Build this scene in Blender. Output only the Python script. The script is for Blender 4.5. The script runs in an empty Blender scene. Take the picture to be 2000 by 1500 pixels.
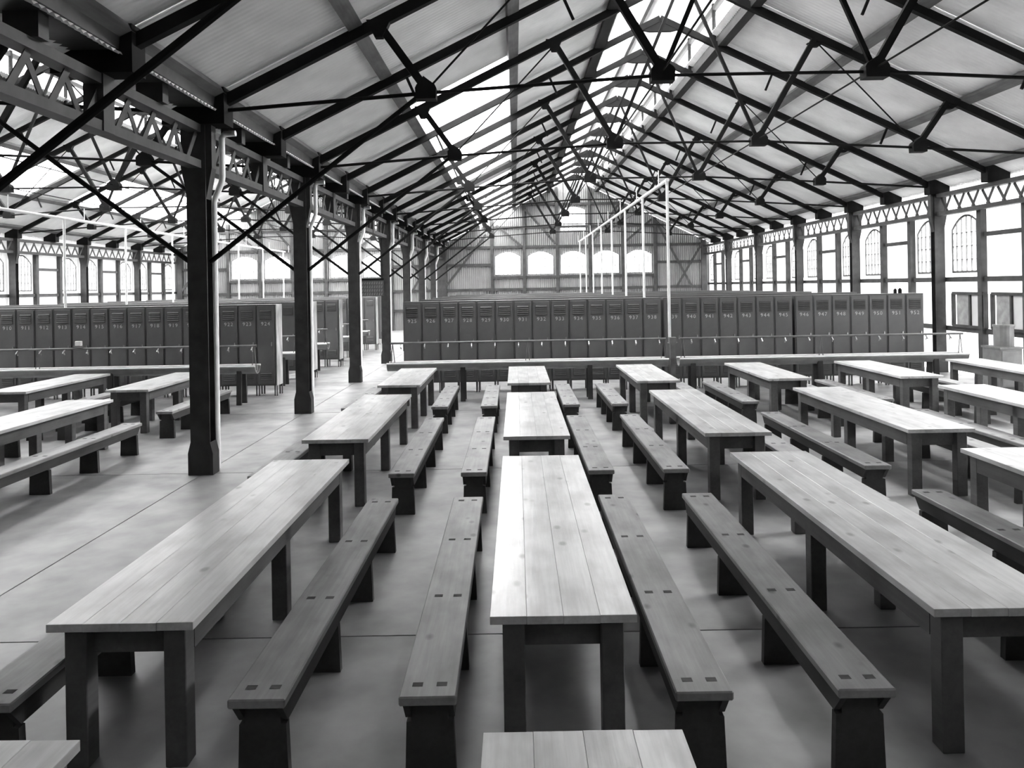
import bpy, bmesh, math, random
from mathutils import Matrix, Vector
random.seed(7)
S = bpy.context.scene
COL = S.collection
# ------------------------------------------------------------------ camera
FPX, PPX, PPY, ROLL, EYE = 1441.0, 1005.0, 560.0, 0.0175, 2.35
cam = bpy.data.cameras.new('camera')
cam.sensor_fit = 'HORIZONTAL'; cam.sensor_width = 36.0
cam.lens = FPX / 2000.0 * 36.0
cam.shift_x = -(PPX - 1000.0) / 2000.0
cam.shift_y = (PPY - 750.0) / 2000.0
cam.clip_start = 0.05; cam.clip_end = 400
camo = bpy.data.objects.new('camera', cam); COL.objects.link(camo)
camo.matrix_world = Matrix.Translation((0, 0, EYE)) @ Matrix.Rotation(math.pi / 2, 4, 'X') @ Matrix.Rotation(-ROLL, 4, 'Z')
S.camera = camo
# ------------------------------------------------------------------ sky, exposure
wd = bpy.data.worlds.new('sky'); S.world = wd; wd.use_nodes = True
bg = wd.node_tree.nodes['Background']
# overcast sky: brighter overhead than at the horizon, dull ground below it
_nt = wd.node_tree
_tc = _nt.nodes.new('ShaderNodeTexCoord'); _sx = _nt.nodes.new('ShaderNodeSeparateXYZ'); _rp = _nt.nodes.new('ShaderNodeValToRGB'); _mr = _nt.nodes.new('ShaderNodeMapRange')
_nt.links.new(_tc.outputs['Generated'], _sx.inputs[0]); _nt.links.new(_sx.outputs['Z'], _mr.inputs[0]); _mr.inputs['From Min'].default_value = -1.0
_nt.links.new(_mr.outputs[0], _rp.inputs[0]); _nt.links.new(_rp.outputs[0], bg.inputs[0])
_e = _rp.color_ramp.elements
_e[0].position = 0.0; _e[0].color = (0.12,) * 3 + (1,); _e[1].position = 1.0; _e[1].color = (1.0,) * 3 + (1,)
for _p, _v in ((0.49, 0.15), (0.51, 0.30)):
    _q = _e.new(_p); _q.color = (_v,) * 3 + (1,)
bg.inputs[1].default_value = 2.4
sun = bpy.data.lights.new('hazy_sun', 'SUN'); sun.energy = 4.5; sun.angle = math.radians(38)
suno = bpy.data.objects.new('hazy_sun', sun); COL.objects.link(suno)
suno.rotation_euler = Vector((0.80, 0.38, 0.52)).to_track_quat('Z', 'Y').to_euler()
S.view_settings.view_transform = 'Standard'
S.view_settings.look = 'None'
S.view_settings.exposure = 3.6
S.view_settings.gamma = 1.0
S.view_settings.use_curve_mapping = False
cy = S.cycles
cy.use_denoising = True
cy.max_bounces = 8; cy.diffuse_bounces = 5; cy.glossy_bounces = 3; cy.transmission_bounces = 6; cy.transparent_max_bounces = 8
cy.caustics_reflective = False; cy.caustics_refractive = False
cy.sample_clamp_indirect = 4.0
# ------------------------------------------------------------------ plan of the place (metres)
XL, XR, HALF = -4.07, 10.75, 7.41
RIDGE = (3.34, -11.48)                    # ridge lines of the main hall and the hall on the left
XLL = -18.89
Y0, BAY = 9.57, 4.57
YB = Y0 + 7 * BAY                         # back wall
YF = Y0 - 3 * BAY                         # wall behind the camera
PITCH, APEX = 0.4875, 8.26
def zr(d): return APEX - PITCH * abs(d)   # rafter axis, d = distance from the ridge
SH = 0.17                                 # sheeting above the rafter axis
# ------------------------------------------------------------------ materials
def nodes(name):
    m = bpy.data.materials.new(name); m.use_nodes = True
    nt = m.node_tree; b = nt.nodes['Principled BSDF']
    return m, nt, b
def N(nt, t, **kw):
    n = nt.nodes.new(t)
    for k, v in kw.items(): setattr(n, k, v)
    return n
def ramp(nt, src, stops):
    r = N(nt, 'ShaderNodeValToRGB'); cr = r.color_ramp
    while len(cr.elements) < len(stops): cr.elements.new(0.5)
    for e, (p, v) in zip(cr.elements, stops): e.position = p; e.color = (v, v, v, 1)
    nt.links.new(src, r.inputs[0]); return r.outputs[0]
def mat_plain(name, v, rough=0.6, spec=0.4, metal=0.0, var=0.25, scale=6.0, bump=0.0, stretch=(1, 1, 1)):
    m, nt, b = nodes(name)
    tc = N(nt, 'ShaderNodeTexCoord'); mp = N(nt, 'ShaderNodeMapping'); mp.inputs['Scale'].default_value = stretch
    nt.links.new(tc.outputs['Object'], mp.inputs[0])
    no = N(nt, 'ShaderNodeTexNoise'); no.inputs['Scale'].default_value = scale; no.inputs['Detail'].default_value = 5
    nt.links.new(mp.outputs[0], no.inputs['Vector'])
    c = ramp(nt, no.outputs['Fac'], [(0.3, v * (1 - var)), (0.7, v * (1 + var))])
    nt.links.new(c, b.inputs['Base Color'])
    b.inputs['Roughness'].default_value = rough; b.inputs['Specular IOR Level'].default_value = spec; b.inputs['Metallic'].default_value = metal
    if bump:
        bp = N(nt, 'ShaderNodeBump'); bp.inputs['Strength'].default_value = bump; bp.inputs['Distance'].default_value = 0.01
        nt.links.new(no.outputs['Fac'], bp.inputs['Height']); nt.links.new(bp.outputs[0], b.inputs['Normal'])
    return m
def mat_wood(name, v, rough=0.5, spec=0.35, knots=True, grain=0.2):
    m, nt, b = nodes(name)
    tc = N(nt, 'ShaderNodeTexCoord'); oi = N(nt, 'ShaderNodeObjectInfo')
    off = N(nt, 'ShaderNodeVectorMath', operation='ADD')
    sc = N(nt, 'ShaderNodeVectorMath', operation='SCALE'); sc.inputs['Scale'].default_value = 37.0
    cb = N(nt, 'ShaderNodeCombineXYZ')
    for i in range(3): nt.links.new(oi.outputs['Random'], cb.inputs[i])
    nt.links.new(cb.outputs[0], sc.inputs[0])
    nt.links.new(tc.outputs['Object'], off.inputs[0]); nt.links.new(sc.outputs[0], off.inputs[1])
    mp = N(nt, 'ShaderNodeMapping'); mp.inputs['Scale'].default_value = (22, 1.1, 22); nt.links.new(off.outputs[0], mp.inputs[0])
    g = N(nt, 'ShaderNodeTexNoise'); g.inputs['Scale'].default_value = 1.6; g.inputs['Detail'].default_value = 6; g.inputs['Roughness'].default_value = 0.6
    nt.links.new(mp.outputs[0], g.inputs['Vector'])
    gc = ramp(nt, g.outputs['Fac'], [(0.25, 1 - grain), (0.75, 1 + grain * 0.5)])
    mp2 = N(nt, 'ShaderNodeMapping'); mp2.inputs['Scale'].default_value = (3.2, 1.7, 3.2); nt.links.new(off.outputs[0], mp2.inputs[0])
    st = N(nt, 'ShaderNodeTexNoise'); st.inputs['Scale'].default_value = 1.3; st.inputs['Detail'].default_value = 4
    nt.links.new(mp2.outputs[0], st.inputs['Vector'])
    stc = ramp(nt, st.outputs['Fac'], [(0.3, 0.66), (0.6, 1.05)])
    mu = N(nt, 'ShaderNodeMix', data_type='RGBA', blend_type='MULTIPLY'); mu.inputs[0].default_value = 1
    nt.links.new(gc, mu.inputs[6]); nt.links.new(stc, mu.inputs[7])
    last = mu.outputs[2]
    if knots:
        mp3 = N(nt, 'ShaderNodeMapping'); mp3.inputs['Scale'].default_value = (5.5, 3.4, 5.5); nt.links.new(off.outputs[0], mp3.inputs[0])
        vo = N(nt, 'ShaderNodeTexVoronoi'); vo.inputs['Scale'].default_value = 1.0; nt.links.new(mp3.outputs[0], vo.inputs['Vector'])
        kc = ramp(nt, vo.outputs['Distance'], [(0.07, 0.5), (0.17, 1.0)])
        m2 = N(nt, 'ShaderNodeMix', data_type='RGBA', blend_type='MULTIPLY'); m2.inputs[0].default_value = 1
        nt.links.new(last, m2.inputs[6]); nt.links.new(kc, m2.inputs[7]); last = m2.outputs[2]
    rv = N(nt, 'ShaderNodeMapRange'); rv.inputs['To Min'].default_value = v * 0.95; rv.inputs['To Max'].default_value = v * 1.05
    nt.links.new(oi.outputs['Random'], rv.inputs[0])
    m3 = N(nt, 'ShaderNodeMix', data_type='RGBA', blend_type='MULTIPLY'); m3.inputs[0].default_value = 1
    nt.links.new(last, m3.inputs[6]); nt.links.new(rv.outputs[0], m3.inputs[7])
    nt.links.new(m3.outputs[2], b.inputs['Base Color'])
    b.inputs['Roughness'].default_value = rough; b.inputs['Specular IOR Level'].default_value = spec
    bp = N(nt, 'ShaderNodeBump'); bp.inputs['Strength'].default_value = 0.25; bp.inputs['Distance'].default_value = 0.004
    nt.links.new(g.outputs['Fac'], bp.inputs['Height']); nt.links.new(bp.outputs[0], b.inputs['Normal'])
    return m
def mat_translucent(name, refl, trans, clear=0.0):
    m = bpy.data.materials.new(name); m.use_nodes = True; nt = m.node_tree; nt.nodes.clear()
    out = N(nt, 'ShaderNodeOutputMaterial')
    d = N(nt, 'ShaderNodeBsdfDiffuse'); t = N(nt, 'ShaderNodeBsdfTranslucent'); a = N(nt, 'ShaderNodeAddShader')
    tc = N(nt, 'ShaderNodeTexCoord'); no = N(nt, 'ShaderNodeTexNoise'); no.inputs['Scale'].default_value = 3.0; no.inputs['Detail'].default_value = 4
    nt.links.new(tc.outputs['Object'], no.inputs['Vector'])
    nt.links.new(ramp(nt, no.outputs['Fac'], [(0.3, refl * 0.92), (0.7, refl)]), d.inputs[0])
    nt.links.new(ramp(nt, no.outputs['Fac'], [(0.3, trans * 0.88), (0.7, trans)]), t.inputs[0])
    nt.links.new(d.outputs[0], a.inputs[0]); nt.links.new(t.outputs[0], a.inputs[1])
    last = a.outputs[0]
    if clear:
        tr = N(nt, 'ShaderNodeBsdfTransparent'); mx = N(nt, 'ShaderNodeMixShader'); mx.inputs[0].default_value = clear
        nt.links.new(last, mx.inputs[1]); nt.links.new(tr.outputs[0], mx.inputs[2]); last = mx.outputs[0]
    nt.links.new(last, out.inputs[0]); return m
def mat_glass(name):
    m = bpy.data.materials.new(name); m.use_nodes = True; nt = m.node_tree; nt.nodes.clear()
    out = N(nt, 'ShaderNodeOutputMaterial'); tr = N(nt, 'ShaderNodeBsdfTransparent'); gl = N(nt, 'ShaderNodeBsdfGlossy')
    tc = N(nt, 'ShaderNodeTexCoord'); no = N(nt, 'ShaderNodeTexNoise'); no.inputs['Scale'].default_value = 2.0
    nt.links.new(tc.outputs['Object'], no.inputs['Vector'])
    nt.links.new(ramp(nt, no.outputs['Fac'], [(0.3, 0.86), (0.7, 0.95)]), tr.inputs[0])
    gl.inputs['Roughness'].default_value = 0.1
    fr = N(nt, 'ShaderNodeFresnel'); fr.inputs[0].default_value = 1.3
    mx = N(nt, 'ShaderNodeMixShader'); mx.inputs[0].default_value = 0.04; nt.links.new(tr.outputs[0], mx.inputs[1]); nt.links.new(gl.outputs[0], mx.inputs[2])
    nt.links.new(mx.outputs[0], out.inputs[0]); return m
M_STEEL = mat_plain('black_painted_steel', 0.011, 0.8, 0.12, 0, 0.3, 4)
M_COL = mat_plain('dark_column_paint', 0.035, 0.5, 0.4, 0, 0.4, 5)
M_ROOF = mat_plain('galvanised_roof_iron', 0.78, 0.6, 0.35, 0, 0.14, 1.2)
M_CURB = mat_wood('tarred_curb_timber', 0.035, 0.7, 0.2, False)
M_PURLIN = mat_wood('purlin_timber', 0.14, 0.7, 0.2, False)
M_ENDW = mat_plain('galvanised_wall_iron', 0.27, 0.32, 0.7, 0, 0.2, 1.0)
M_WALL = mat_translucent('pale_fluted_sheet', 0.6, 0.11)
M_WALL_DIM = mat_translucent('dimmer_fluted_sheet', 0.6, 0.06)  # same sheet; dimmer light of the left wall put into its transmission
M_SKY = mat_translucent('skylight_sheet', 0.1, 0.75)
M_GLASS = mat_glass('window_glass')
M_BAR = mat_plain('glazing_bar_paint', 0.16, 0.6, 0.3)
M_POST = mat_plain('wall_timber', 0.06, 0.65, 0.3, 0, 0.3, 4)
M_FLOOR = mat_plain('worn_concrete', 0.26, 0.46, 0.6, 0, 0.34, 2.0, 0.15)
M_JOINT = mat_plain('dirt_in_joint', 0.07, 0.9, 0.1)
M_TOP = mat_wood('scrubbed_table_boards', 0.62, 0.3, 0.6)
M_LEG = mat_wood('shaded_table_frame', 0.12, 0.6, 0.3, False)  # same timber as the tops, darkened to carry the shade under them
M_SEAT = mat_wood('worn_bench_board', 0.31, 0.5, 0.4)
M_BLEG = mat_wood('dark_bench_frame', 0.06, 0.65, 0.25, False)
M_TENON = mat_plain('tenon_end_grain', 0.10, 0.8, 0.1)
M_LOCK = mat_plain('grey_locker_enamel', 0.095, 0.42, 0.5, 0, 0.15, 2.0)
M_LOCKD = mat_plain('grey_locker_door_enamel', 0.115, 0.4, 0.5, 0, 0.3, 1.4)
M_LOUV = mat_plain('locker_louvre_enamel', 0.07, 0.5, 0.4)
M_ENDP = mat_plain('pale_locker_end', 0.42, 0.45, 0.5, 0, 0.45, 5, 0, (1, 1, 0.4))
M_NUM = mat_plain('white_numeral_paint', 0.6, 0.7, 0.2)
M_GALV = mat_plain('galvanised_trough', 0.26, 0.4, 0.6, 0.1, 0.2, 5)
M_RIM = mat_plain('lit_trough_rim', 0.85, 0.4, 0.6, 0, 0.08)  # highlight from overhead light painted as a near-white rim colour
M_TAP = mat_plain('bright_tap_metal', 0.6, 0.25, 0.6, 0.6)
M_PIPE = mat_plain('dark_pipe', 0.15, 0.5, 0.4)
M_WHITE = mat_plain('white_pipe_paint', 0.78, 0.5, 0.4, 0, 0.08)
M_DOWN = mat_plain('pale_downpipe_paint', 0.8, 0.5, 0.4, 0, 0.12)
# ------------------------------------------------------------------ helpers
def mesh_from(name, verts, faces, smooth=False):
    me = bpy.data.meshes.new(name); me.from_pydata(verts, [], faces); me.update()
    if smooth:
        for p in me.polygons: p.use_smooth = True
    return me
def link(name, me, mat, parent=None, loc=(0, 0, 0), mw=None):
    if mat is not None and not me.materials: me.materials.append(mat)
    o = bpy.data.objects.new(name, me); COL.objects.link(o)
    if mw is not None: o.matrix_local = mw
    else: o.location = loc
    if parent is not None: o.parent = parent
    return o
def tag(o, label, cat, group=None, kind=None):
    if label: o['label'] = label
    if cat: o['category'] = cat
    if group: o['group'] = group
    if kind: o['kind'] = kind
    return o
def thing(name, loc, label, cat, group=None):
    o = bpy.data.objects.new(name, None); COL.objects.link(o); o.location = loc; o.empty_display_size = 0.2
    return tag(o, label, cat, group)
def struct(o):
    o['kind'] = 'structure'; return o
def structE(name, loc=(0, 0, 0)):
    o = bpy.data.objects.new(name, None); COL.objects.link(o); o.location = loc
    return struct(o)
CH = {}
def children(o):
    return [c for c in bpy.data.objects if c.parent == o]
def tree(o, cache={}):
    return [(c, [(d, []) for d in children(c)]) for c in children(o)]
def copy_tree(o, tr, loc, label=None, group=None):
    r = o.copy(); COL.objects.link(r); r.location = loc
    if label: r['label'] = label
    if group: r['group'] = group
    for c, sub in tr:
        cc = c.copy(); COL.objects.link(cc); cc.parent = r
        for d, _ in sub:
            dd = d.copy(); COL.objects.link(dd); dd.parent = cc
    return r
BC = {}
def box_mesh(sx, sy, sz, mat, bev=0.0):
    k = ('b', round(sx, 4), round(sy, 4), round(sz, 4), mat.name, bev)
    if k not in BC:
        bm = bmesh.new(); bmesh.ops.create_cube(bm, size=1)
        bmesh.ops.scale(bm, vec=(sx, sy, sz), verts=bm.verts)
        if bev: bmesh.ops.bevel(bm, geom=bm.edges[:], offset=bev, segments=1, affect='EDGES', profile=0.5)
        me = bpy.data.meshes.new('box'); bm.to_mesh(me); bm.free(); me.materials.append(mat); BC[k] = me
    return BC[k]
def box(name, c, s, mat, parent=None, bev=0.0):
    return link(name, box_mesh(s[0], s[1], s[2], mat, bev), mat, parent, c)
def orient(p0, p1):
    a, b = Vector(p0), Vector(p1); d = b - a; L = d.length; y = d / L
    up = Vector((0, 0, 1)) if abs(y.z) < 0.98 else Vector((0, 1, 0)) if abs(y.y) < 0.5 else Vector((1, 0, 0))
    x = y.cross(up).normalized(); z = x.cross(y)
    m = Matrix((x, y, z)).transposed().to_4x4(); m.translation = (a + b) / 2
    return m, L
def bar(name, p0, p1, w, h, mat, parent=None):          # w across, h in depth
    m, L = orient(p0, p1)
    return link(name, box_mesh(w, L, h, mat), mat, parent, mw=m)
def rod(name, p0, p1, r, mat, parent=None, n=8):
    m, L = orient(p0, p1); k = ('r', round(L, 4), round(r, 4), mat.name, n)
    if k not in BC:
        vs, fs = [], []
        for s in (-L / 2, L / 2):
            for i in range(n): t = 2 * math.pi * i / n; vs.append((r * math.cos(t), s, r * math.sin(t)))
        for i in range(n): j = (i + 1) % n; fs.append((i, j, n + j, n + i))
        fs += [tuple(range(n - 1, -1, -1)), tuple(range(n, 2 * n))]
        me = mesh_from('rod', vs, fs); me.materials.append(mat); BC[k] = me
    return link(name, BC[k], mat, parent, mw=m)
def prism(name, pts, y0, y1, mat, parent=None, loc=(0, 0, 0)):   # outline in X-Z, extruded along Y
    n = len(pts); vs = [(x, y0, z) for x, z in pts] + [(x, y1, z) for x, z in pts]
    fs = [tuple(range(n)), tuple(range(2 * n - 1, n - 1, -1))] + [(i, n + i, n + (i + 1) % n, (i + 1) % n) for i in range(n)]
    me = mesh_from(name, vs, fs); bm = bmesh.new(); bm.from_mesh(me); bmesh.ops.recalc_face_normals(bm, faces=bm.faces); bm.to_mesh(me); bm.free()
    return link(name, me, mat, parent, loc)
def tube_path(name, pts, r, mat, parent=None, n=10):             # smooth swept pipe
    rings = []
    for i, p in enumerate(pts):
        p = Vector(p); a = Vector(pts[max(i - 1, 0)]); b = Vector(pts[min(i + 1, len(pts) - 1)])
        t = (b - a).normalized(); x = t.cross(Vector((0, 1, 0)) if abs(t.y) < 0.9 else Vector((1, 0, 0))).normalized(); y = t.cross(x)
        rings.append([tuple(p + r * (math.cos(2 * math.pi * k / n) * x + math.sin(2 * math.pi * k / n) * y)) for k in range(n)])
    vs = [v for q in rings for v in q]; fs = []
    for i in range(len(rings) - 1):
        for k in range(n): j = (k + 1) % n; fs.append((i * n + k, i * n + j, (i + 1) * n + j, (i + 1) * n + k))
    fs += [tuple(range(n)), tuple(range(len(vs) - 1, len(vs) - n - 1, -1))]
    return link(name, mesh_from(name, vs, fs, True), mat, parent)
ORD = ['first', 'second', 'third', 'fourth', 'fifth', 'sixth', 'seventh', 'eighth', 'ninth', 'tenth', 'eleventh', 'twelfth', 'thirteenth', 'fourteenth', 'fifteenth', 'sixteenth', 'seventeenth', 'eighteenth', 'nineteenth', 'twentieth']
# ------------------------------------------------------------------ floor
floor = struct(box('floor', ((XLL + XR) / 2, (YF + YB) / 2, -0.09), (XR - XLL + 0.8, YB - YF + 0.4, 0.12), M_JOINT))
fl_c = Vector(floor.location)
for i in range(4):
    for k in range(10):
        cxy = Vector((XLL + HALF * (i + 0.5), YF + BAY * (k + 0.5), -0.02))
        wx = HALF - 0.014 + (0.3 if i in (0, 3) else 0)
        ox = -0.15 if i == 0 else 0.15 if i == 3 else 0
        box('floor_slab', cxy - fl_c + Vector((ox, 0, 0)), (wx, BAY - 0.014, 0.04), M_FLOOR, floor)
# ------------------------------------------------------------------ corrugated walls with real openings
def arch_top(o, u):
    uc, w, sill, spring, rise = o; t = (u - uc) / (w / 2); t = max(-1, min(1, t))
    return spring + rise * (1 - t * t)
def corr_wall(name, u0, u1, ztop, openings, place, pitch, amp, mat):
    us = []; n = max(1, int(round((u1 - u0) / (pitch / 4)))); us = [u0 + (u1 - u0) * i / n for i in range(n + 1)]
    for o in openings: us += [o[0] - o[1] / 2, o[0] + o[1] / 2]
    us = sorted(set(round(u, 5) for u in us)); vs, fs = [], []
    def v(u, z):
        vs.append(place(u, amp * math.sin(2 * math.pi * (u - u0) / pitch), z)); return len(vs) - 1
    for a, b in zip(us, us[1:]):
        if b - a < 1e-4: continue
        mid = (a + b) / 2; cuts = sorted([o for o in openings if abs(mid - o[0]) < o[1] / 2], key=lambda o: o[2])
        lo = (0.0, 0.0)
        for o in cuts:
            fs.append((v(a, lo[0]), v(b, lo[1]), v(b, o[2]), v(a, o[2])))
            lo = (arch_top(o, a), arch_top(o, b))
        fs.append((v(a, lo[0]), v(b, lo[1]), v(b, ztop(b)), v(a, ztop(a))))
    me = mesh_from(name, vs, fs); bm = bmesh.new(); bm.from_mesh(me); bmesh.ops.remove_doubles(bm, verts=bm.verts, dist=1e-4); bm.to_mesh(me); bm.free()
    for p in me.polygons: p.use_smooth = True
    return struct(link(name, me, mat))
WN = [0]
def window(place, o, nv, nh, label_frame_t=0.05):
    """arched window: place(u, depth, z) -> world; frame ring, glass pane, glazing bars"""
    WN[0] += 1
    uc, w, sill, spring, rise = o
    root = structE('window_%d' % WN[0], place(uc, 0, sill)); base = Vector(root.location)
    def ring(t):
        pts = [(uc - w / 2 + t, sill + t), (uc + w / 2 - t, sill + t)]
        for i in range(13):
            u = uc + (w / 2 - t) * (1 - 2 * i / 12.0); pts.append((u, arch_top(o, u) - t))
        return pts
    A, B = ring(0), ring(label_frame_t); n = len(A); vs, fs = [], []
    for d in (-0.015, 0.015):
        for q in (A, B): vs += [tuple(Vector(place(u, d, z)) - base) for u, z in q]
    for i in range(n):
        j = (i + 1) % n
        fs += [(i, j, n + j, n + i), (2 * n + i, 3 * n + i, 3 * n + j, 2 * n + j), (n + i, n + j, 3 * n + j, 3 * n + i), (i, 2 * n + i, 2 * n + j, j)]
    link('window_frame', mesh_from('window_frame', vs, fs), M_BAR, root)
    vs = [tuple(Vector(place(u, 0, z)) - base) for u, z in B]
    link('glass_pane', mesh_from('glass_pane', vs, [tuple(range(n))]), M_GLASS, root)
    for i in range(1, nv + 1):
        u = uc - w / 2 + w * i / (nv + 1)
        bar('glazing_bar', Vector(place(u, 0, sill + 0.03)) - base, Vector(place(u, 0, arch_top(o, u) - 0.02)) - base, 0.038, 0.02, M_BAR, root)
    for i in range(1, nh + 1):
        z = sill + (spring - sill) * i / (nh + 0.3)
        bar('glazing_bar', Vector(place(uc - w / 2 + 0.03, 0, z)) - base, Vector(place(uc + w / 2 - 0.03, 0, z)) - base, 0.026, 0.016, M_BAR, root)
    return root
# back walls of both halls
BW = [(0, 1.5, 3.0, 4.05, 0.30), (1.85, 1.5, 3.0, 4.05, 0.30), (-1.85, 1.5, 3.0, 4.05, 0.30), (3.7, 1.5, 3.0, 4.05, 0.30), (-3.7, 1.5, 3.0, 4.05, 0.30), (0, 1.5, 5.42, 6.62, 0.22)]
for h, rx in enumerate(RIDGE):
    ops = [(rx + o[0],) + o[1:] for o in BW]
    place = lambda u, d, z: (u, YB + d, z)
    wl = corr_wall('wall_back' if h == 0 else 'wall_back_left', rx - HALF - (0.25 if h else 0), rx + HALF + (0.25 if h == 0 else 0), lambda u: zr(u - rx) + SH - 0.02, ops, place, 0.115, 0.034, M_ENDW)
    for o in ops: window(place, o, 5, 2)
    yy = YB - 0.11
    for d in (-7.3, -4.58, -2.78, -0.92, 0.92, 2.78, 4.58, 7.3):
        box('post', (rx + d, yy, (zr(d) + 0.1) / 2), (0.16 if abs(d) < 5 else 0.26, 0.16, zr(d) + 0.1), M_POST, wl)
    for z, x0, x1 in ((1.1, -7.2, 7.2), (2.2, -7.2, 7.2), (2.88, -4.58, 4.58), (4.58, -7.2, 7.2), (5.68, -5.1, 5.1), (6.95, -2.6, 2.6), (3.6, -7.2, -4.58), (3.6, 4.58, 7.2)):
        box('rail', (rx + (x0 + x1) / 2, yy + 0.05, z), (x1 - x0, 0.1, 0.14), M_POST, wl)
    for a, b in (((4.7, 5.8), (6.6, 2.2)), ((7.2, 4.6), (5.75, 2.2)), ((-7.2, 2.4), (-4.9, 5.3)), ((-2.7, 6.7), (-1.0, 4.7)), ((4.4, 6.0), (2.95, 4.8)), ((2.65, 7.0), (1.05, 4.8)), ((-4.3, 5.8), (-2.9, 4.6))):
        bar('brace', (rx + a[0], yy - 0.09, a[1]), (rx + b[0], yy - 0.09, b[1]), 0.03, 0.12, M_POST, wl)
# side walls
TH = BAY / 3
def side_wall(name, xw, sgn, ks, k0):
    ops = []; ztop = zr(HALF + 0.25) + SH + 0.03
    for k in range(k0, 7):
        yk = Y0 + BAY * k
        for yc in (yk + TH / 2 + 0.03, yk + BAY - TH / 2 - 0.03):
            ops.append((yc, TH - 0.34, 2.5, 3.58, 0.34))
    place = lambda u, d, z: (xw + sgn * d, u, z)
    yo = Y0 + BAY * k0                                   # unseen near stretch made plain iron to darken the foreground, pale sheeting beyond
    wl = corr_wall(name, yo, YB, lambda u: ztop, ops, place, 0.115, 0.018, M_WALL if sgn > 0 else M_WALL_DIM)
    corr_wall(name + '_near', YF, yo, lambda u: ztop, [], place, 0.115, 0.018, M_ENDW)
    for o in ops:
        if o[0] > ks: window(place, o, 5, 3)
    xi = xw - sgn * 0.1
    for k in range(-3, 7):
        yk = Y0 + BAY * k
        for q in (1, 2):
            box('post', (xi, yk + TH * q, 2.02), (0.14, 0.16, 4.04), M_POST, wl)
        box('rail', (xi + sgn * 0.03, yk + TH * 1.5, 3.38), (0.08, TH, 0.1), M_POST, wl)
        box('rail', (xi + sgn * 0.03, yk + BAY / 2, 2.34), (0.08, BAY, 0.12), M_POST, wl)
        box('rail', (xi + sgn * 0.03, yk + BAY / 2, 1.12), (0.08, BAY, 0.12), M_POST, wl)
    return wl
side_wall('wall_right', XR + 0.25, 1, 12, -1)
side_wall('wall_left', XLL - 0.25, -1, 20, 0)
# wall behind the camera
for h, rx in enumerate(RIDGE):
    corr_wall('wall_front' if h == 0 else 'wall_front_left', rx - HALF - (0.25 if h else 0), rx + HALF + (0.25 if h == 0 else 0), lambda u: zr(u - rx) + SH - 0.02, [], lambda u, d, z: (u, YF + d, z), 0.115, 0.022, M_ENDW)
# ------------------------------------------------------------------ roofs: sheet by sheet
NB = 20; HB = BAY / 2
def sheet_mesh(name, d0, d1, side, mat, dz0=0.0, dz1=0.0):
    k = ('sheet', d0, d1, side, mat.name, dz0, dz1)
    if k in BC: return BC[k]
    per, seg = 24, 4; n = per * seg; vs, fs = [], []
    w = HB + 0.02
    for i in range(n + 1):
        y = -w / 2 + w * i / n; a = 0.016 * math.sin(2 * math.pi * i / seg)
        vs += [(side * d0, y, zr(d0) + SH + a + dz0), (side * d1, y, zr(d1) + SH + a + dz1)]
    for i in range(n): fs.append((2 * i, 2 * i + 1, 2 * i + 3, 2 * i + 2))
    me = mesh_from(name, vs, fs, True); me.materials.append(mat); BC[k] = me
    return me
LROWS = ((7.72, 5.28, 0.0, 0.02), (5.42, 3.22, 0.0, 0.02), (3.36, 1.12, 0.0, 0.02))
LIFT = 0.72
for h, rx in enumerate(RIDGE):
    roof = structE('ceiling' if h == 0 else 'ceiling_left', (rx, 0, 0))
    for b in range(NB):
        y = YF + HB * (b + 0.5); k2 = b - 6            # half-bay number counted from the first column in view
        for side in (-1, 1):
            for r, (d0, d1, a0, a1) in enumerate(LROWS):
                sky = k2 >= 2 and ((side == -1 and r == 1 and k2 != 7) or (h == 1 and side == 1 and r == 1 and k2 >= 5))  # left hall's right-slope skylights are unseen, added to brighten that side
                m = M_SKY if sky else M_ROOF
                link('skylight_sheet' if sky else 'roof_sheet', sheet_mesh('roof_sheet', d0, d1, side, m, a0, a1), m, roof, (0, y, 0))
            m = M_SKY if side == -1 and k2 >= 0 else M_ROOF
            link('lantern_sheet', sheet_mesh('lantern_sheet', 1.38, 0.0, side, m, LIFT, LIFT), m, roof, (0, y, 0))
            # glazed lantern side; the unseen nearer bays made opaque to darken the foreground
            z0, z1 = zr(1.18) + SH + 0.08, zr(1.18) + SH + LIFT - 0.04
            link('lantern_side', BC.setdefault(('lp', side), mesh_from('lantern_side', [(side * 1.18, -HB / 2, z0), (side * 1.18, HB / 2, z0), (side * 1.18, HB / 2, z1), (side * 1.18, -HB / 2, z1)], [(0, 1, 2, 3)])) if k2 >= 0 else box_mesh(0.02, HB, LIFT, M_ROOF), M_GLASS, roof, (0, y, 0) if k2 >= 0 else (side * 1.18, y, zr(1.18) + SH + LIFT / 2))
    ym = (YF + YB) / 2; LY = YB - YF
    for side in (-1, 1):
        for d, w, t in ((7.1, 0.16, 0.09), (5.35, 0.2, 0.08), (3.3, 0.2, 0.08)):
            ang = math.atan(PITCH)
            o = box('purlin', (side * d, ym, zr(d) + 0.105), (w, LY, t), M_PURLIN, roof); o.rotation_euler = (0, side * ang, 0)
        o = box('lantern_curb', (side * 1.36, ym, zr(1.36) + 0.13), (0.2, LY, 0.24), M_CURB, roof)
        box('lantern_eave', (side * 1.22, ym, zr(1.22) + SH + LIFT - 0.09), (0.1, LY, 0.1), M_CURB, roof)
    box('lantern_ridge', (0, ym, APEX + SH + LIFT - 0.1), (0.08, LY, 0.14), M_CURB, roof)
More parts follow.
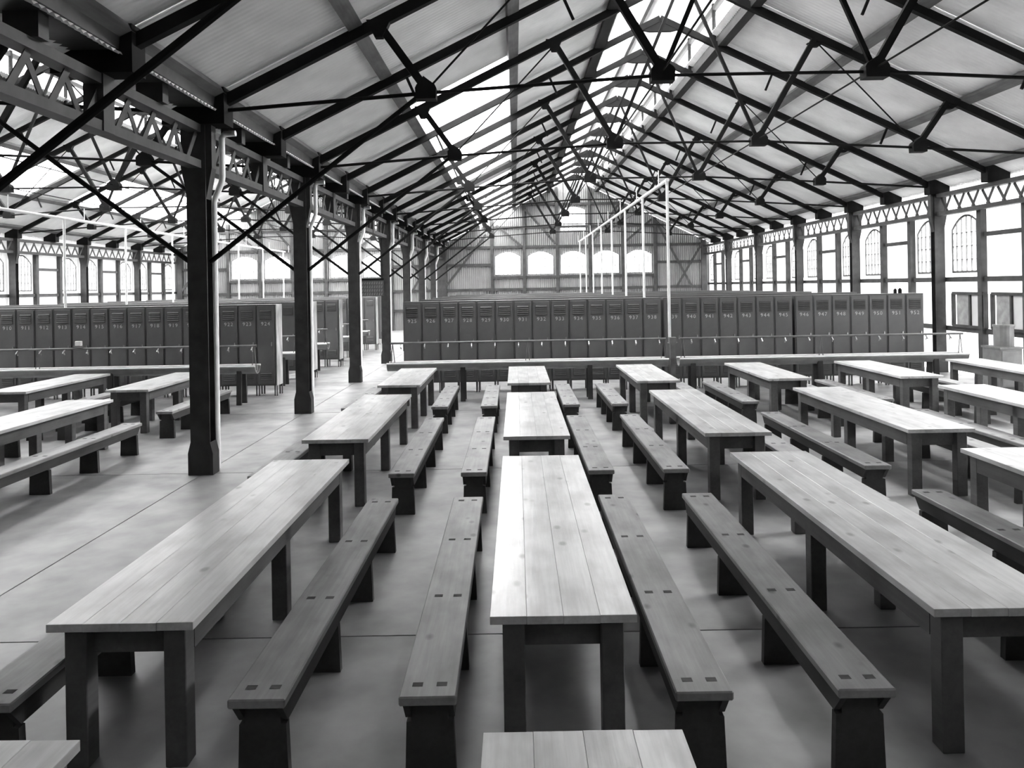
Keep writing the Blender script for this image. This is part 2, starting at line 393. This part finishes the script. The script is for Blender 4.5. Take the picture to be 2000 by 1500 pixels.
# ------------------------------------------------------------------ roof trusses
def truss_proto(knee):
    t = thing('roof_truss', (0, 0, 0), None, 'roof truss', 'rodded steel trusses of the %s hall' % ('main' if knee < 0 else 'left'))
    N1, N2 = (4.44, 4.88), (1.38, 5.06)
    for s in (-1, 1):
        bar('rafter', (s * 7.2, 0, zr(7.2)), (0, 0, zr(0)), 0.1, 0.14, M_STEEL, t)
        bar('strut', (s * 5.04, 0, zr(5.04) - 0.02), (s * N1[0], 0, N1[1] + 0.05), 0.085, 0.1, M_STEEL, t)
        bar('strut', (s * 2.5, 0, zr(2.5) - 0.02), (s * N2[0], 0, N2[1] + 0.05), 0.085, 0.1, M_STEEL, t)
        rod('tie_rod', (s * 7.2, 0, 4.69), (s * N1[0], 0, N1[1]), 0.026, M_STEEL, t)
        rod('tie_rod', (s * N1[0], 0, N1[1]), (s * N2[0], 0, N2[1]), 0.024, M_STEEL, t)
        rod('tie_rod', (s * N1[0], 0, N1[1] + 0.03), (s * 2.5, 0, zr(2.5) - 0.08), 0.014, M_STEEL, t)
        bar('king_rod', (s * N2[0], 0, N2[1]), (s * 0.05, 0, APEX - 0.1), 0.05, 0.06, M_STEEL, t)
        for n, d in ((N1, 0.13), (N2, 0.15)):
            x, z = s * n[0], n[1]
            prism('node_shoe', [(x - d, z - 0.09), (x + d, z - 0.09), (x + d * 1.05, z + 0.05), (x + s * d * 0.9, z + 0.09), (x + s * d * 0.2 , z + 0.2), (x - s * d * 0.9, z + 0.09), (x - d * 1.05, z + 0.05)] if s > 0 else
                  [(x - d, z - 0.09), (x + d, z - 0.09), (x + d * 1.05, z + 0.05), (x + d * 0.9, z + 0.09), (x - d * 0.2, z + 0.2), (x - d * 0.9, z + 0.09), (x - d * 1.05, z + 0.05)], -0.09, 0.09, M_STEEL, t)
        for d in (5.04, 2.5):
            x = s * d; z = zr(d)
            prism('gusset_plate', [(x - 0.16, z - 0.05 - s * 0.078), (x - 0.05, z - 0.2), (x + 0.05, z - 0.2), (x + 0.16, z - 0.05 + s * -0.078 * -1 if False else z - 0.05 - s * 0.078 * 1)], -0.05, 0.05, M_STEEL, t)
        bar('lantern_post', (s * 1.2, 0, zr(1.2)), (s * 1.2, 0, zr(1.2) + SH + LIFT), 0.07, 0.07, M_STEEL, t)
    rod('tie_rod', (-N2[0], 0, N2[1]), (N2[0], 0, N2[1]), 0.022, M_STEEL, t)
    prism('apex_plate', [(-0.42, zr(0.42) - 0.05), (0, APEX - 0.02), (0.42, zr(0.42) - 0.05), (0.24, zr(0.42) - 0.09), (-0.24, zr(0.42) - 0.09)], -0.04, 0.04, M_STEEL, t)
    s = knee
    rod('knee_brace', (s * 7.28, 0, 2.74), (s * (N1[0] + 0.1), 0, N1[1] - 0.04), 0.032, M_STEEL, t)
    return t
def rafter_proto():
    t = thing('rafter_pair', (0, 0, 0), None, 'rafters', 'plain rafters between the trusses')
    for s in (-1, 1):
        bar('rafter', (s * 7.2, 0, zr(7.2)), (0, 0, zr(0)), 0.1, 0.13, M_STEEL, t)
        for d in (5.04, 2.5):
            bar('stub_hanger', (s * d, 0, zr(d)), (s * (d - 0.18), 0, zr(d) - 0.42), 0.03, 0.045, M_STEEL, t)
        bar('lantern_post', (s * 1.2, 0, zr(1.2)), (s * 1.2, 0, zr(1.2) + SH + LIFT), 0.07, 0.07, M_STEEL, t)
    prism('apex_plate', [(-0.42, zr(0.42) - 0.05), (0, APEX - 0.02), (0.42, zr(0.42) - 0.05), (0.24, zr(0.42) - 0.09), (-0.24, zr(0.42) - 0.09)], -0.04, 0.04, M_STEEL, t)
    return t
raf = rafter_proto(); raf_tr = tree(raf); raf_used = False
for h, rx in enumerate(RIDGE):
    pr = truss_proto(-1 if h == 0 else 1); tr = tree(pr)
    hall = 'main hall' if h == 0 else 'left hall'
    for i, k in enumerate(range(-1, 7)):
        lab = 'black steel rodded roof truss, %s in the %s counting from the camera' % (ORD[i], hall)
        if i == 0: pr.location = (rx, Y0 + BAY * k, 0); pr['label'] = lab
        else: copy_tree(pr, tr, (rx, Y0 + BAY * k, 0), lab)
    for i, k in enumerate(range(-1, 7)):
        lab = 'plain black rafter pair without tie rods, %s in the %s from the camera' % (ORD[i], hall)
        loc = (rx, Y0 + BAY * (k + 0.5), 0)
        if not raf_used: raf.location = loc; raf['label'] = lab; raf_used = True
        else: copy_tree(raf, raf_tr, loc, lab)
    for s, nm in ((-1, 'left'), (1, 'right')):
        r = rod('longitudinal_rod', (rx + s * 1.38, Y0 - BAY, 5.10), (rx + s * 1.38, YB - 0.05, 5.10), 0.013, M_STEEL)
        tag(r, 'thin steel rod linking truss feet, %s of the ridge, %s' % (nm, hall), 'steel rod')
# ------------------------------------------------------------------ columns and lattice girders
GZ0, GZ1 = 3.94, 4.50
def column_proto(valley):
    t = thing('steel_column', (0, 0, 0), None, 'column')
    for s in (-1, 1): box('flange', (0, s * 0.088, 2.25), (0.25, 0.016, 4.5), M_COL, t)
    box('web', (0, 0, 2.25), (0.02, 0.16, 4.5), M_COL, t)
    for s in (-1, 1):
        prism('base_cleat', [(s * 0.125, 0), (s * 0.16, 0), (s * 0.16, 0.28), (s * 0.125, 0.42)], -0.1, 0.1, M_COL, t)
        prism('head_bracket', [(s * 0.12, 3.55), (s * 0.2, 3.95), (s * 0.2, 4.5), (s * 0.12, 4.5)], -0.07, 0.07, M_COL, t)
    if valley:
        box('heel_block', (0, 0, 4.735), (0.8, 0.3, 0.47), M_STEEL, t)
        pts = [(0.42, 0.18, 4.44), (0.27, 0.18, 4.43), (0.235, 0.18, 4.38), (0.235, 0.18, 3.86), (0.225, 0.18, 3.8), (0.15, 0.18, 3.62), (0.118, 0.18, 3.53), (0.108, 0.18, 0.02)]
        tube_path('downpipe', pts, 0.04, M_DOWN, t)
    else:
        box('heel_block', (0, 0, 4.68), (0.5, 0.26, 0.36), M_STEEL, t)
    return t
def girder_proto(valley):
    t = thing('lattice_girder', (0, 0, 0), None, 'girder')
    L = BAY - 0.24
    for nm, z in (('top_chord', GZ1 - 0.05), ('bottom_chord', GZ0 + 0.05)):
        box(nm, (0, 0, z), (0.17, L, 0.1), M_COL, t)
    nV = 8; p = L / nV
    for i in range(nV):
        y = -L / 2 + p * i
        bar('lattice_bar', (-0.03, y + 0.02, GZ1 - 0.1), (-0.03, y + p / 2, GZ0 + 0.1), 0.012, 0.075, M_COL, t)
        bar('lattice_bar', (0.03, y + p / 2, GZ0 + 0.1), (0.03, y + p - 0.02, GZ1 - 0.1), 0.012, 0.075, M_COL, t)
    if valley:
        box('middle_post', (0, 0, (GZ0 + GZ1) / 2), (0.2, 0.2, GZ1 - GZ0), M_COL, t)
        box('heel_block', (0, 0, 4.735), (0.8, 0.26, 0.47), M_STEEL, t)
        for s in (-1, 1): box('gutter_cleat', (0, s * L / 4, 4.62), (0.3, 0.14, 0.24), M_COL, t)
    else:
        box('heel_block', (0, 0, 4.68), (0.5, 0.24, 0.36), M_STEEL, t)
    return t
cp = {True: column_proto(True), False: column_proto(False)}; ctr = {v: tree(o) for v, o in cp.items()}
gp = {True: girder_proto(True), False: girder_proto(False)}; gtr = {v: tree(o) for v, o in gp.items()}
used = set()
def place(d, trd, key, v, loc, lab, grp):
    if (key, v) not in used:
        used.add((key, v)); o = d[v]; o.location = loc; o['label'] = lab; o['group'] = grp; return o
    return copy_tree(d[v], trd[v], loc, lab, grp)
for x, v, nm, ks in ((XL, True, 'between the two halls', range(-2, 7)), (XR, False, 'along the right wall', range(-1, 7)), (XLL, False, 'along the far left wall', range(2, 7))):
    for i, k in enumerate(ks):
        vis = {XL: 0, XR: 2, XLL: 4}[x]
        lab = ('dark steel column %s, %s of those in view' % (nm, ORD[k - vis])) if k >= vis else 'dark steel column %s, just outside the picture near the camera, %s' % (nm, ORD[vis - k - 1])
        place(cp, ctr, 'c', v, (x, Y0 + BAY * k, 0), lab, 'steel columns')
    for i, k in enumerate(ks):
        lab = 'steel lattice girder with zigzag bars %s, %s bay from the camera' % (nm, ORD[i])
        place(gp, gtr, 'g', v, (x, Y0 + BAY * (k + 0.5), 0), lab, 'lattice girders')
gt = [(-0.3, 4.98), (-0.27, 4.72), (0.27, 4.72), (0.3, 4.98), (0.27, 4.98), (0.24, 4.75), (-0.24, 4.75), (-0.27, 4.98)]
tag(prism('valley_gutter', gt, YF + 0.1, YB - 0.1, M_COL, None, (XL, 0, 0)), 'long dark valley gutter on top of the girders between the halls', 'gutter')
# ------------------------------------------------------------------ tables and benches
def table_proto(L):
    t = thing('mess_table', (0, 0, 0), None, 'table', 'long mess tables')
    W = 0.72; nb = 4
    for i in range(nb):
        w = W / nb
        box('top_board', (-W / 2 + w * (i + 0.5), 0, 0.72), (w - 0.0008, L + (0.004 * ((i * 7) % 3 - 1)), 0.04), M_TOP, t, 0.0015)
    for y in (-(L / 2 - 0.1), 0.0, L / 2 - 0.1):
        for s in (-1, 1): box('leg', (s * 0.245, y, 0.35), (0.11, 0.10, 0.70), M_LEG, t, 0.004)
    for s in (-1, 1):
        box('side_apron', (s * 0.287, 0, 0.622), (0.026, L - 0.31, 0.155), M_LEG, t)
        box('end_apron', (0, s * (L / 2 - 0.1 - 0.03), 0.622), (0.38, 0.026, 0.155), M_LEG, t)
    return t
def bench_proto(L):
    t = thing('bench', (0, 0, 0), None, 'bench', 'plank benches beside the mess tables')
    box('seat_board', (0, 0, 0.4275), (0.27, L, 0.045), M_SEAT, t, 0.007)
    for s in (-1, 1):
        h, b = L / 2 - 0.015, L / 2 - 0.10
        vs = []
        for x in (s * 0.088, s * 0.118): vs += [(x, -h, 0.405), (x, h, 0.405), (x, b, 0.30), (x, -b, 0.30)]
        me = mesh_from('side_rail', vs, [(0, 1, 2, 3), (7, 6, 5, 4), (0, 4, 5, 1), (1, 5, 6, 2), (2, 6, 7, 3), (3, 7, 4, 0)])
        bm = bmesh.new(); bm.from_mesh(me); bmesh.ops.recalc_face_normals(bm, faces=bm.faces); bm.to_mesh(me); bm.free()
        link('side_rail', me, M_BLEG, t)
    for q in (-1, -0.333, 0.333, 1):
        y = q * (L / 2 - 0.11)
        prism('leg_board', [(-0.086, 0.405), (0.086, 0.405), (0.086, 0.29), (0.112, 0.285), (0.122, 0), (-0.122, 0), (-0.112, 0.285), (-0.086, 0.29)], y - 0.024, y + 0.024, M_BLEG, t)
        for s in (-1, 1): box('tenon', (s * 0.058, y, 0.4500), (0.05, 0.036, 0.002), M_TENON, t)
    return t
ROWS = {0: (-0.75, 2.67), 1: (3.60, 7.02), 2: (7.93, 11.25), 3: (12.32, 14.90)}
BROWS = {1: (3.43, 6.70), 2: (7.58, 10.83), 3: (11.82, 14.32)}
FILE = {'LB': (-8.55, 'outer left hall file'), 'LA': (-6.51, 'inner left hall file'), 'L': (-1.96, 'file left of centre'), 'C': (0.215, 'centre file'), 'R1': (2.38, 'first file right of centre'), 'R2': (4.57, 'second file right of centre'), 'R3': (6.78, 'third file right of centre'), 'R4': (9.03, 'fourth file right of centre')}
RWORD = {0: 'cut off at the bottom edge', 1: 'front row', 2: 'middle row', 3: 'row by the troughs'}
tp = {r: table_proto(ROWS[r][1] - ROWS[r][0] if r else 3.42) for r in (1, 2, 3)}; ttr = {r: tree(o) for r, o in tp.items()}
tused = set()
for r, cols in ((0, ('L', 'C')), (1, ('L', 'C', 'R1', 'R2')), (2, ('LA', 'L', 'C', 'R1', 'R2', 'R3')), (3, ('LB', 'LA', 'L', 'C', 'R1', 'R2', 'R3', 'R4'))):
    for c in cols:
        x, fn = FILE[c]; y = sum(ROWS[r]) / 2; q = r or 1
        lab = 'pale mess table, %s, %s' % (fn, RWORD[r])
        if q not in tused: tused.add(q); o = tp[q]; o.location = (x, y, 0); o['label'] = lab
        else: o = copy_tree(tp[q], ttr[q], (x, y, 0), lab)
        o.rotation_euler = (0, 0, random.uniform(-0.003, 0.003))
BX = {1: {('L', 'l'): -2.52, ('L', 'r'): -1.23, ('C', 'l'): -0.445, ('C', 'r'): 0.855, ('R1', 'l'): 1.615, ('R1', 'r'): 3.10, ('R2', 'l'): 3.70},
      2: {('LA', 'r'): -5.63, ('LA', 'l'): -7.36, ('L', 'l'): -2.65, ('L', 'r'): -1.20, ('C', 'l'): -0.45, ('C', 'r'): 0.86, ('R1', 'l'): 1.64, ('R1', 'r'): 3.08, ('R2', 'l'): 3.71, ('R2', 'r'): 5.30, ('R3', 'l'): 5.90},
      3: {('LB', 'r'): -7.80, ('LA', 'l'): -7.30, ('LA', 'r'): -5.65, ('L', 'l'): -2.68, ('L', 'r'): -1.24, ('C', 'l'): -0.445, ('C', 'r'): 0.885, ('R1', 'l'): 1.66, ('R1', 'r'): 3.10, ('R2', 'l'): 3.75, ('R2', 'r'): 5.30, ('R3', 'l'): 5.92, ('R3', 'r'): 7.52, ('R4', 'l'): 8.12}}
bp = {r: bench_proto(BROWS[r][1] - BROWS[r][0]) for r in (1, 2, 3)}; btr = {r: tree(o) for r, o in bp.items()}; bused = set()
for r, d in BX.items():
    for (c, s), x in d.items():
        y = sum(BROWS[r]) / 2
        lab = 'plank bench %s of the %s table, %s' % ('left' if s == 'l' else 'right', FILE[c][1], RWORD[r])
        if r not in bused: bused.add(r); o = bp[r]; o.location = (x, y, 0); o['label'] = lab
        else: o = copy_tree(bp[r], btr[r], (x, y, 0), lab)
        o.rotation_euler = (0, 0, random.uniform(-0.005, 0.005))
# ------------------------------------------------------------------ lockers
LY0, LD, LW = 16.53, 0.40, 0.413          # front face, depth, width
LZ0, LZ1 = 0.23, 2.05
ROWP = 2.98
def slat_mesh():
    vs = [(-0.125, 0, -0.014), (0.125, 0, -0.014), (0.125, -0.02, -0.018), (-0.125, -0.02, -0.018), (-0.125, 0, 0.016), (0.125, 0, 0.016)]
    return mesh_from('louvre', vs, [(0, 1, 2, 3), (3, 2, 5, 4), (0, 3, 4), (1, 5, 2), (0, 4, 5, 1)])
SLAT = slat_mesh()
def locker_proto():
    t = thing('locker', (0, 0, 0), None, 'locker')
    H = LZ1 - LZ0
    box('body', (0, LD / 2, LZ0 + H / 2), (LW - 0.006, LD, H), M_LOCK, t)
    d = box('door', (0, -0.011, LZ0 + H / 2), (LW - 0.05, 0.02, H - 0.08), M_LOCKD, t, 0.004)
    box('vent_panel', (0, -0.0105, 0.675), (0.27, 0.003, 0.23), M_LOUV, d)
    box('vent_panel', (0, -0.0105, -0.70), (0.27, 0.003, 0.18), M_LOUV, d)
    for i in range(5): link('louvre', SLAT, M_LOUV, d, (0, -0.012, 0.60 + 0.042 * i))
    for i in range(4): link('louvre', SLAT, M_LOUV, d, (0, -0.012, -0.76 + 0.042 * i))
    box('handle', (0.13, -0.022, 0.02), (0.02, 0.024, 0.09), M_TAP, d)
    for s in (-1, 1):
        for y in (0.03, LD - 0.03): box('foot', (s * (LW / 2 - 0.03), y, LZ0 / 2), (0.028, 0.028, LZ0), M_LOCK, t)
    return t
def number_mesh(txt):
    cu = bpy.data.curves.new('numeral', 'FONT'); cu.body = txt; cu.size = 0.115; cu.align_x = 'CENTER'; cu.align_y = 'CENTER'; cu.extrude = 0.001; cu.resolution_u = 2; cu.space_character = 1.25
    o = bpy.data.objects.new('numeral', cu); COL.objects.link(o)
    dg = bpy.context.evaluated_depsgraph_get(); me = bpy.data.meshes.new_from_object(o.evaluated_get(dg))
    bpy.data.objects.remove(o); me.materials.clear(); me.materials.append(M_NUM); return me
lp = locker_proto(); ltr = tree(lp); lfirst = True
def put_locker(x, y, label, group, num=None):
    global lfirst
    if lfirst: o = lp; o.location = (x, y, 0); o['label'] = label; o['group'] = group; lfirst = False
    else: o = copy_tree(lp, ltr, (x, y, 0), label, group)
    if num:
        dr = [c for c in o.children_recursive if c.name.startswith('door')] if False else None
    return o
def doors_of(o):
    for c in list(COL.objects)[::-1]:
        if c.parent == o and c.name.split('.')[0] == 'door': return c
def add_number(o, n):
    d = doors_of(o)
    link('numeral', number_mesh(str(n)), M_NUM, d, mw=Matrix.Translation((0.0, -0.0115, 0.475)) @ Matrix.Rotation(math.pi / 2, 4, 'X'))
x = -2.51 + LW / 2; n = 925
for bank, cnt in ((0, 14), (1, 7), (2, 7)):
    for i in range(cnt):
        o = put_locker(x, LY0, 'grey steel locker numbered %d, %s from left in the %s bank' % (n, ORD[i], ('wide left', 'middle', 'right-hand')[bank]), 'front row lockers of the main hall'); add_number(o, n)
        x += LW; n += 1
    x += 0.05
XE = -5.36                                   # aisle end of the locker rows in the left hall
for i in range(16):
    n = 924 - i
    o = put_locker(XE - LW * (i + 0.5) - 0.02, LY0, 'grey locker numbered %d, %s from the aisle end, left hall front row' % (n, ORD[i]), 'front row lockers of the left hall'); add_number(o, n)
for r in range(1, 6):
    for i in range(3):
        put_locker(XE - LW * (i + 0.5) - 0.02, LY0 + ROWP * r, 'grey locker %s from the aisle in the left hall %s row' % (ORD[i], ORD[r]), 'lockers behind the front row')
for r in range(6):                           # paler, mottled end plates facing the aisle
    t = thing('locker_end_plate', (XE, LY0 + ROWP * r, 0), 'pale mottled upright end plate closing the %s locker row by the aisle' % ORD[r], 'locker end', 'locker row ends')
    box('plate', (0, LD / 2, (LZ1 + LZ0) / 2 + 0.0), (0.02, LD, LZ1 - LZ0), M_ENDP, t)
    for y in (0.02, LD - 0.02): box('foot', (0, y, LZ0 / 2), (0.02, 0.03, LZ0), M_LOCK, t)
def locker_run(x0, x1, y, label):
    t = thing('locker_run', (x0, y, 0), label, 'lockers', 'locker rows behind the front row')
    L = x1 - x0; nn = int(L / LW)
    box('carcass', (L / 2, LD / 2, (LZ0 + LZ1) / 2), (L, LD, LZ1 - LZ0), M_LOCK, t)
    for i in range(nn):
        box('door', (LW * (i + 0.5), -0.011, (LZ0 + LZ1) / 2), (LW - 0.05, 0.02, LZ1 - LZ0 - 0.08), M_LOCKD, t)
        if i % 3 == 0:
            for yy in (0.03, LD - 0.03): box('foot', (LW * i + 0.03, yy, LZ0 / 2), (0.03, 0.03, LZ0), M_LOCK, t)
for r in range(1, 6):
    locker_run(-2.51, -2.51 + 28 * LW, LY0 + ROWP * r, 'long dark locker row seen as a strip, %s back in the main hall' % ORD[r])
    locker_run(XE - 0.03 - 3 * LW - 22 * LW, XE - 0.03 - 3 * LW, LY0 + ROWP * r, 'long dark locker row seen as a strip, %s back in the left hall' % ORD[r])
# ------------------------------------------------------------------ wash troughs
def trough(x0, x1, y, legs, label, zt=0.80, taps=True, group='long wash troughs', rail=None):
    t = thing('wash_trough', (x0, y, 0), label, 'wash trough', group); L = x1 - x0; R, n = 0.17, 14
    vs, fs = [], []
    for x in (0, L):
        for rr in (R, R - 0.014):
            for i in range(n + 1):
                a = math.pi * i / n; vs.append((x, -rr * math.cos(a), zt - rr * math.sin(a)))
    m = n + 1
    for i in range(n):
        fs += [(i, i + 1, 2 * m + i + 1, 2 * m + i), (m + i, 3 * m + i, 3 * m + i + 1, m + i + 1), (i, m + i, m + i + 1, i + 1), (2 * m + i, 2 * m + i + 1, 3 * m + i + 1, 3 * m + i)]
    fs += [(0, 2 * m, 3 * m, m), (n, m + n, 3 * m + n, 2 * m + n)]
    link('basin', mesh_from('basin', vs, fs, False), M_GALV, t)
    for s in (0, 1):
        y2 = -R + 2 * R * s
        rod('rolled_rim', (0, y2, zt), (L, y2, zt), 0.02, M_RIM, t)
    for xe in (0.05, L - 0.05):
        pts = [(-(R - 0.012) * math.cos(math.pi * i / n), zt - (R - 0.012) * math.sin(math.pi * i / n)) for i in range(n + 1)]
        me = mesh_from('end_plate', [(xe - 0.004, a, b) for a, b in pts] + [(xe + 0.004, a, b) for a, b in pts], [tuple(range(m)), tuple(range(2 * m - 1, m - 1, -1))] + [(i, m + i, m + (i + 1) % m, (i + 1) % m) for i in range(m)])
        link('end_plate', me, M_GALV, t)
    for xs in [2.1 * (i + 1) for i in range(int(L / 2.1))]:
        pts = [(-(R + 0.006) * math.cos(math.pi * i / n), zt - (R + 0.006) * math.sin(math.pi * i / n)) for i in range(n + 1)]
        vv = [(xs - 0.015, a, b) for a, b in pts] + [(xs + 0.015, a, b) for a, b in pts]
        link('seam_band', mesh_from('seam_band', vv, [(i, i + 1, m + i + 1, m + i) for i in range(n)]), M_GALV, t)
    for xl in legs:
        bar('leg', (xl - x0, -0.16, 0.0), (xl - x0, -0.12, zt - 0.1), 0.10, 0.05, M_BLEG, t)
        bar('leg', (xl - x0, 0.16, 0.0), (xl - x0, 0.12, zt - 0.1), 0.10, 0.05, M_BLEG, t)
    if taps:
        z = 1.21
        rod('water_pipe', (0.05, 0.02, z), (L - 0.02, 0.02, z), 0.022, M_PIPE, t)
        for i in range(int((L - 0.3) / 0.49) + 1):
            xt = 0.28 + 0.49 * i
            tp_ = rod('tap', (xt, 0.02, z - 0.02), (xt, -0.06, z - 0.09), 0.014, M_TAP, t)
            rod('spout', (0, 0.0, 0), (0, 0.02, -0.07), 0.011, M_TAP, tp_)
        for xl in ([0.1, L - 0.08] + [L * 0.5]):
            for s in (-1, 1): rod('pipe_stay', (xl, 0.02, z), (xl + s * 0.05, 0.02, zt - 0.1), 0.009, M_PIPE, t)
    return t
YT = 15.40
trough(-2.67, 3.16, YT, (-1.10, 1.53), 'long galvanised wash trough with row of taps in the middle')
trough(3.39, 9.37, YT, (3.67, 6.3, 8.7), 'long galvanised wash trough with taps ending near the right wall')
trough(-14.6, -5.39, YT, (-5.73, -8.4, -11.0), 'long galvanised wash trough with taps in the left hall')
for r in range(1, 5):
    trough(-8.4, -5.42, YT + ROWP * r, (-5.76, -8.0), 'wash trough end before the %s locker row of the left hall' % ORD[r], group='wash troughs between locker rows')
p = thing('pipe_standard', (3.27, YT, 0), 'dark stand post between the two wash troughs carrying the supply valve', 'post')
box('post', (0, 0, 0.55), (0.1, 0.13, 1.1), M_PIPE, p); box('valve_box', (0, -0.02, 1.17), (0.14, 0.15, 0.14), M_PIPE, p)
rod('valve_stem', (-0.10, 0, 1.12), (0.10, 0, 1.12), 0.018, M_TAP, p)
# ------------------------------------------------------------------ white overhead pipes with drops
def overhead(x, y0, n, z, zb0, zb, label):
    t = thing('overhead_pipe', (x, y0, 0), label, 'pipe', 'white overhead supply pipes')
    rod('main_pipe', (0, -0.06, z), (0, ROWP * (n - 1) + 0.3, z), 0.04, M_WHITE, t, 10)
    for i in range(n):
        rod('drop_pipe', (0, ROWP * i, z), (0, ROWP * i, zb0 if i == 0 else zb), 0.032, M_WHITE, t)
        rod('hanger', (0, ROWP * i + 0.9, z), (0, ROWP * i + 0.9, z + 0.35), 0.012, M_WHITE, t)
    return t
overhead(3.27, YT + 0.25, 8, 4.55, 1.2, 1.3, 'white overhead pipe with vertical drops above the main hall lockers')
overhead(-11.5, 15.9, 8, 4.30, 1.3, 1.3, 'white overhead pipe with vertical drops in the left hall')
# ------------------------------------------------------------------ small fittings
b = thing('tally_board', (-4.50, 23.165, 2.13), 'dark tally board with rows of small tags hung beside a column', 'board')
box('panel', (0, 0, 0.28), (0.80, 0.03, 0.56), M_LOUV, b); box('head_strip', (0, -0.02, 0.53), (0.80, 0.02, 0.07), M_STEEL, b)
for s in (-0.34, 0.34): rod('hanger', (s, 0, 0.56), (s, 0, 1.85), 0.01, M_STEEL, b)
for r in range(4):
    for c in range(10):
        o = box('tag', (-0.34 + c * 0.075, -0.022, 0.07 + r * 0.115), (0.035, 0.012, 0.085), M_PIPE, b); o.rotation_euler = (0, 0.25, 0)
l = thing('pendant_lamp', (2.19, 32.2, 5.45), 'dark enamel pendant lamp hanging before the high gable window', 'lamp')
vs, fs, nn = [], [], 16
prof = [(0.03, 0.26), (0.05, 0.2), (0.09, 0.15), (0.24, 0.05), (0.25, 0.02), (0.235, 0.02), (0.08, 0.13), (0.03, 0.16)]
for r_, z_ in prof:
    for i in range(nn): a = 2 * math.pi * i / nn; vs.append((r_ * math.cos(a), r_ * math.sin(a), z_))
for q in range(len(prof) - 1):
    for i in range(nn): j = (i + 1) % nn; fs.append((q * nn + i, q * nn + j, (q + 1) * nn + j, (q + 1) * nn + i))
link('shade', mesh_from('shade', vs, fs, True), M_STEEL, l)
rod('flex', (0, 0, 0.25), (0, 0, 2.2), 0.012, M_STEEL, l); 
me = bpy.data.meshes.new('bulb'); bm = bmesh.new(); bmesh.ops.create_uvsphere(bm, u_segments=12, v_segments=8, radius=0.05); bm.to_mesh(me); bm.free()
link('bulb', me, M_WHITE, l, (0, 0, 0.08))
# two small jars on the lockers, tin on the left pipe
def jar(x, y, z, r, h, mat, name, label, cat):
    t = thing(name, (x, y, z), label, cat)
    rod('body', (0, 0, 0), (0, 0, h * 0.8), r, mat, t, 12); rod('neck', (0, 0, h * 0.8), (0, 0, h), r * 0.6, mat, t, 12)
jar(8.60, LY0 + 0.15, LZ1, 0.035, 0.11, M_STEEL, 'jar', 'left of two small dark jars on top of the right-hand lockers', 'jar')
jar(8.71, LY0 + 0.15, LZ1, 0.04, 0.12, M_STEEL, 'jar', 'right of two small dark jars on top of the right-hand lockers', 'jar')
t = thing('soap_tin', (-9.13, YT + 0.02, 1.232), 'small white tin in a dark bracket on the left hall water pipe', 'tin')
box('tin', (0, 0, 0.09), (0.12, 0.08, 0.10), M_WHITE, t, 0.008); box('bracket', (-0.02, 0, 0.02), (0.16, 0.1, 0.04), M_PIPE, t)
# low shuttered lights in the right wall
M_SHUT = mat_plain('grey_shutter_board', 0.3, 0.6, 0.3)
for q, (ya, yb) in enumerate(((17.05, 18.3), (15.6, 16.8))):
    WN[0] += 1; r = structE('window_%d' % WN[0], (XR + 0.13, ya, 1.2)); w = yb - ya
    for z in (0, 0.8): box('frame_rail', (0, w / 2, z), (0.08, w, 0.07), M_POST, r)
    for y in (0, 0.45 * w, w): box('frame_stile', (0, y, 0.4), (0.08, 0.06, 0.8), M_POST, r)
    box('shutter_board', (0.02, 0.225 * w, 0.4), (0.03, 0.45 * w - 0.06, 0.74), M_WALL, r)
    box('shutter_board', (0.02, 0.7 * w, 0.4), (0.03, 0.45 * w - 0.06, 0.74), M_SHUT, r)
# low cupboard with drum by the right wall
t = thing('low_cupboard', (10.38, 15.75, 0), 'grey low cupboard standing against the right wall at the edge', 'cupboard')
box('body', (0, 0, 0.46), (0.46, 0.6, 0.80), M_GALV, t, 0.006); box('top', (0, 0, 0.88), (0.5, 0.64, 0.04), M_GALV, t); box('plinth', (0, 0, 0.03), (0.42, 0.56, 0.06), M_PIPE, t)
box('door', (0, -0.305, 0.46), (0.40, 0.014, 0.72), M_GALV, t)
t = thing('drum', (10.42, 15.75, 0.90), 'grey metal drum with lid standing on the low cupboard', 'drum')
rod('barrel', (0, 0, 0), (0, 0, 0.42), 0.19, M_GALV, t, 20); rod('lid', (0, 0, 0.42), (0, 0, 0.46), 0.205, M_GALV, t, 20); rod('lid_knob', (0, 0, 0.46), (0, 0, 0.51), 0.025, M_GALV, t, 10)
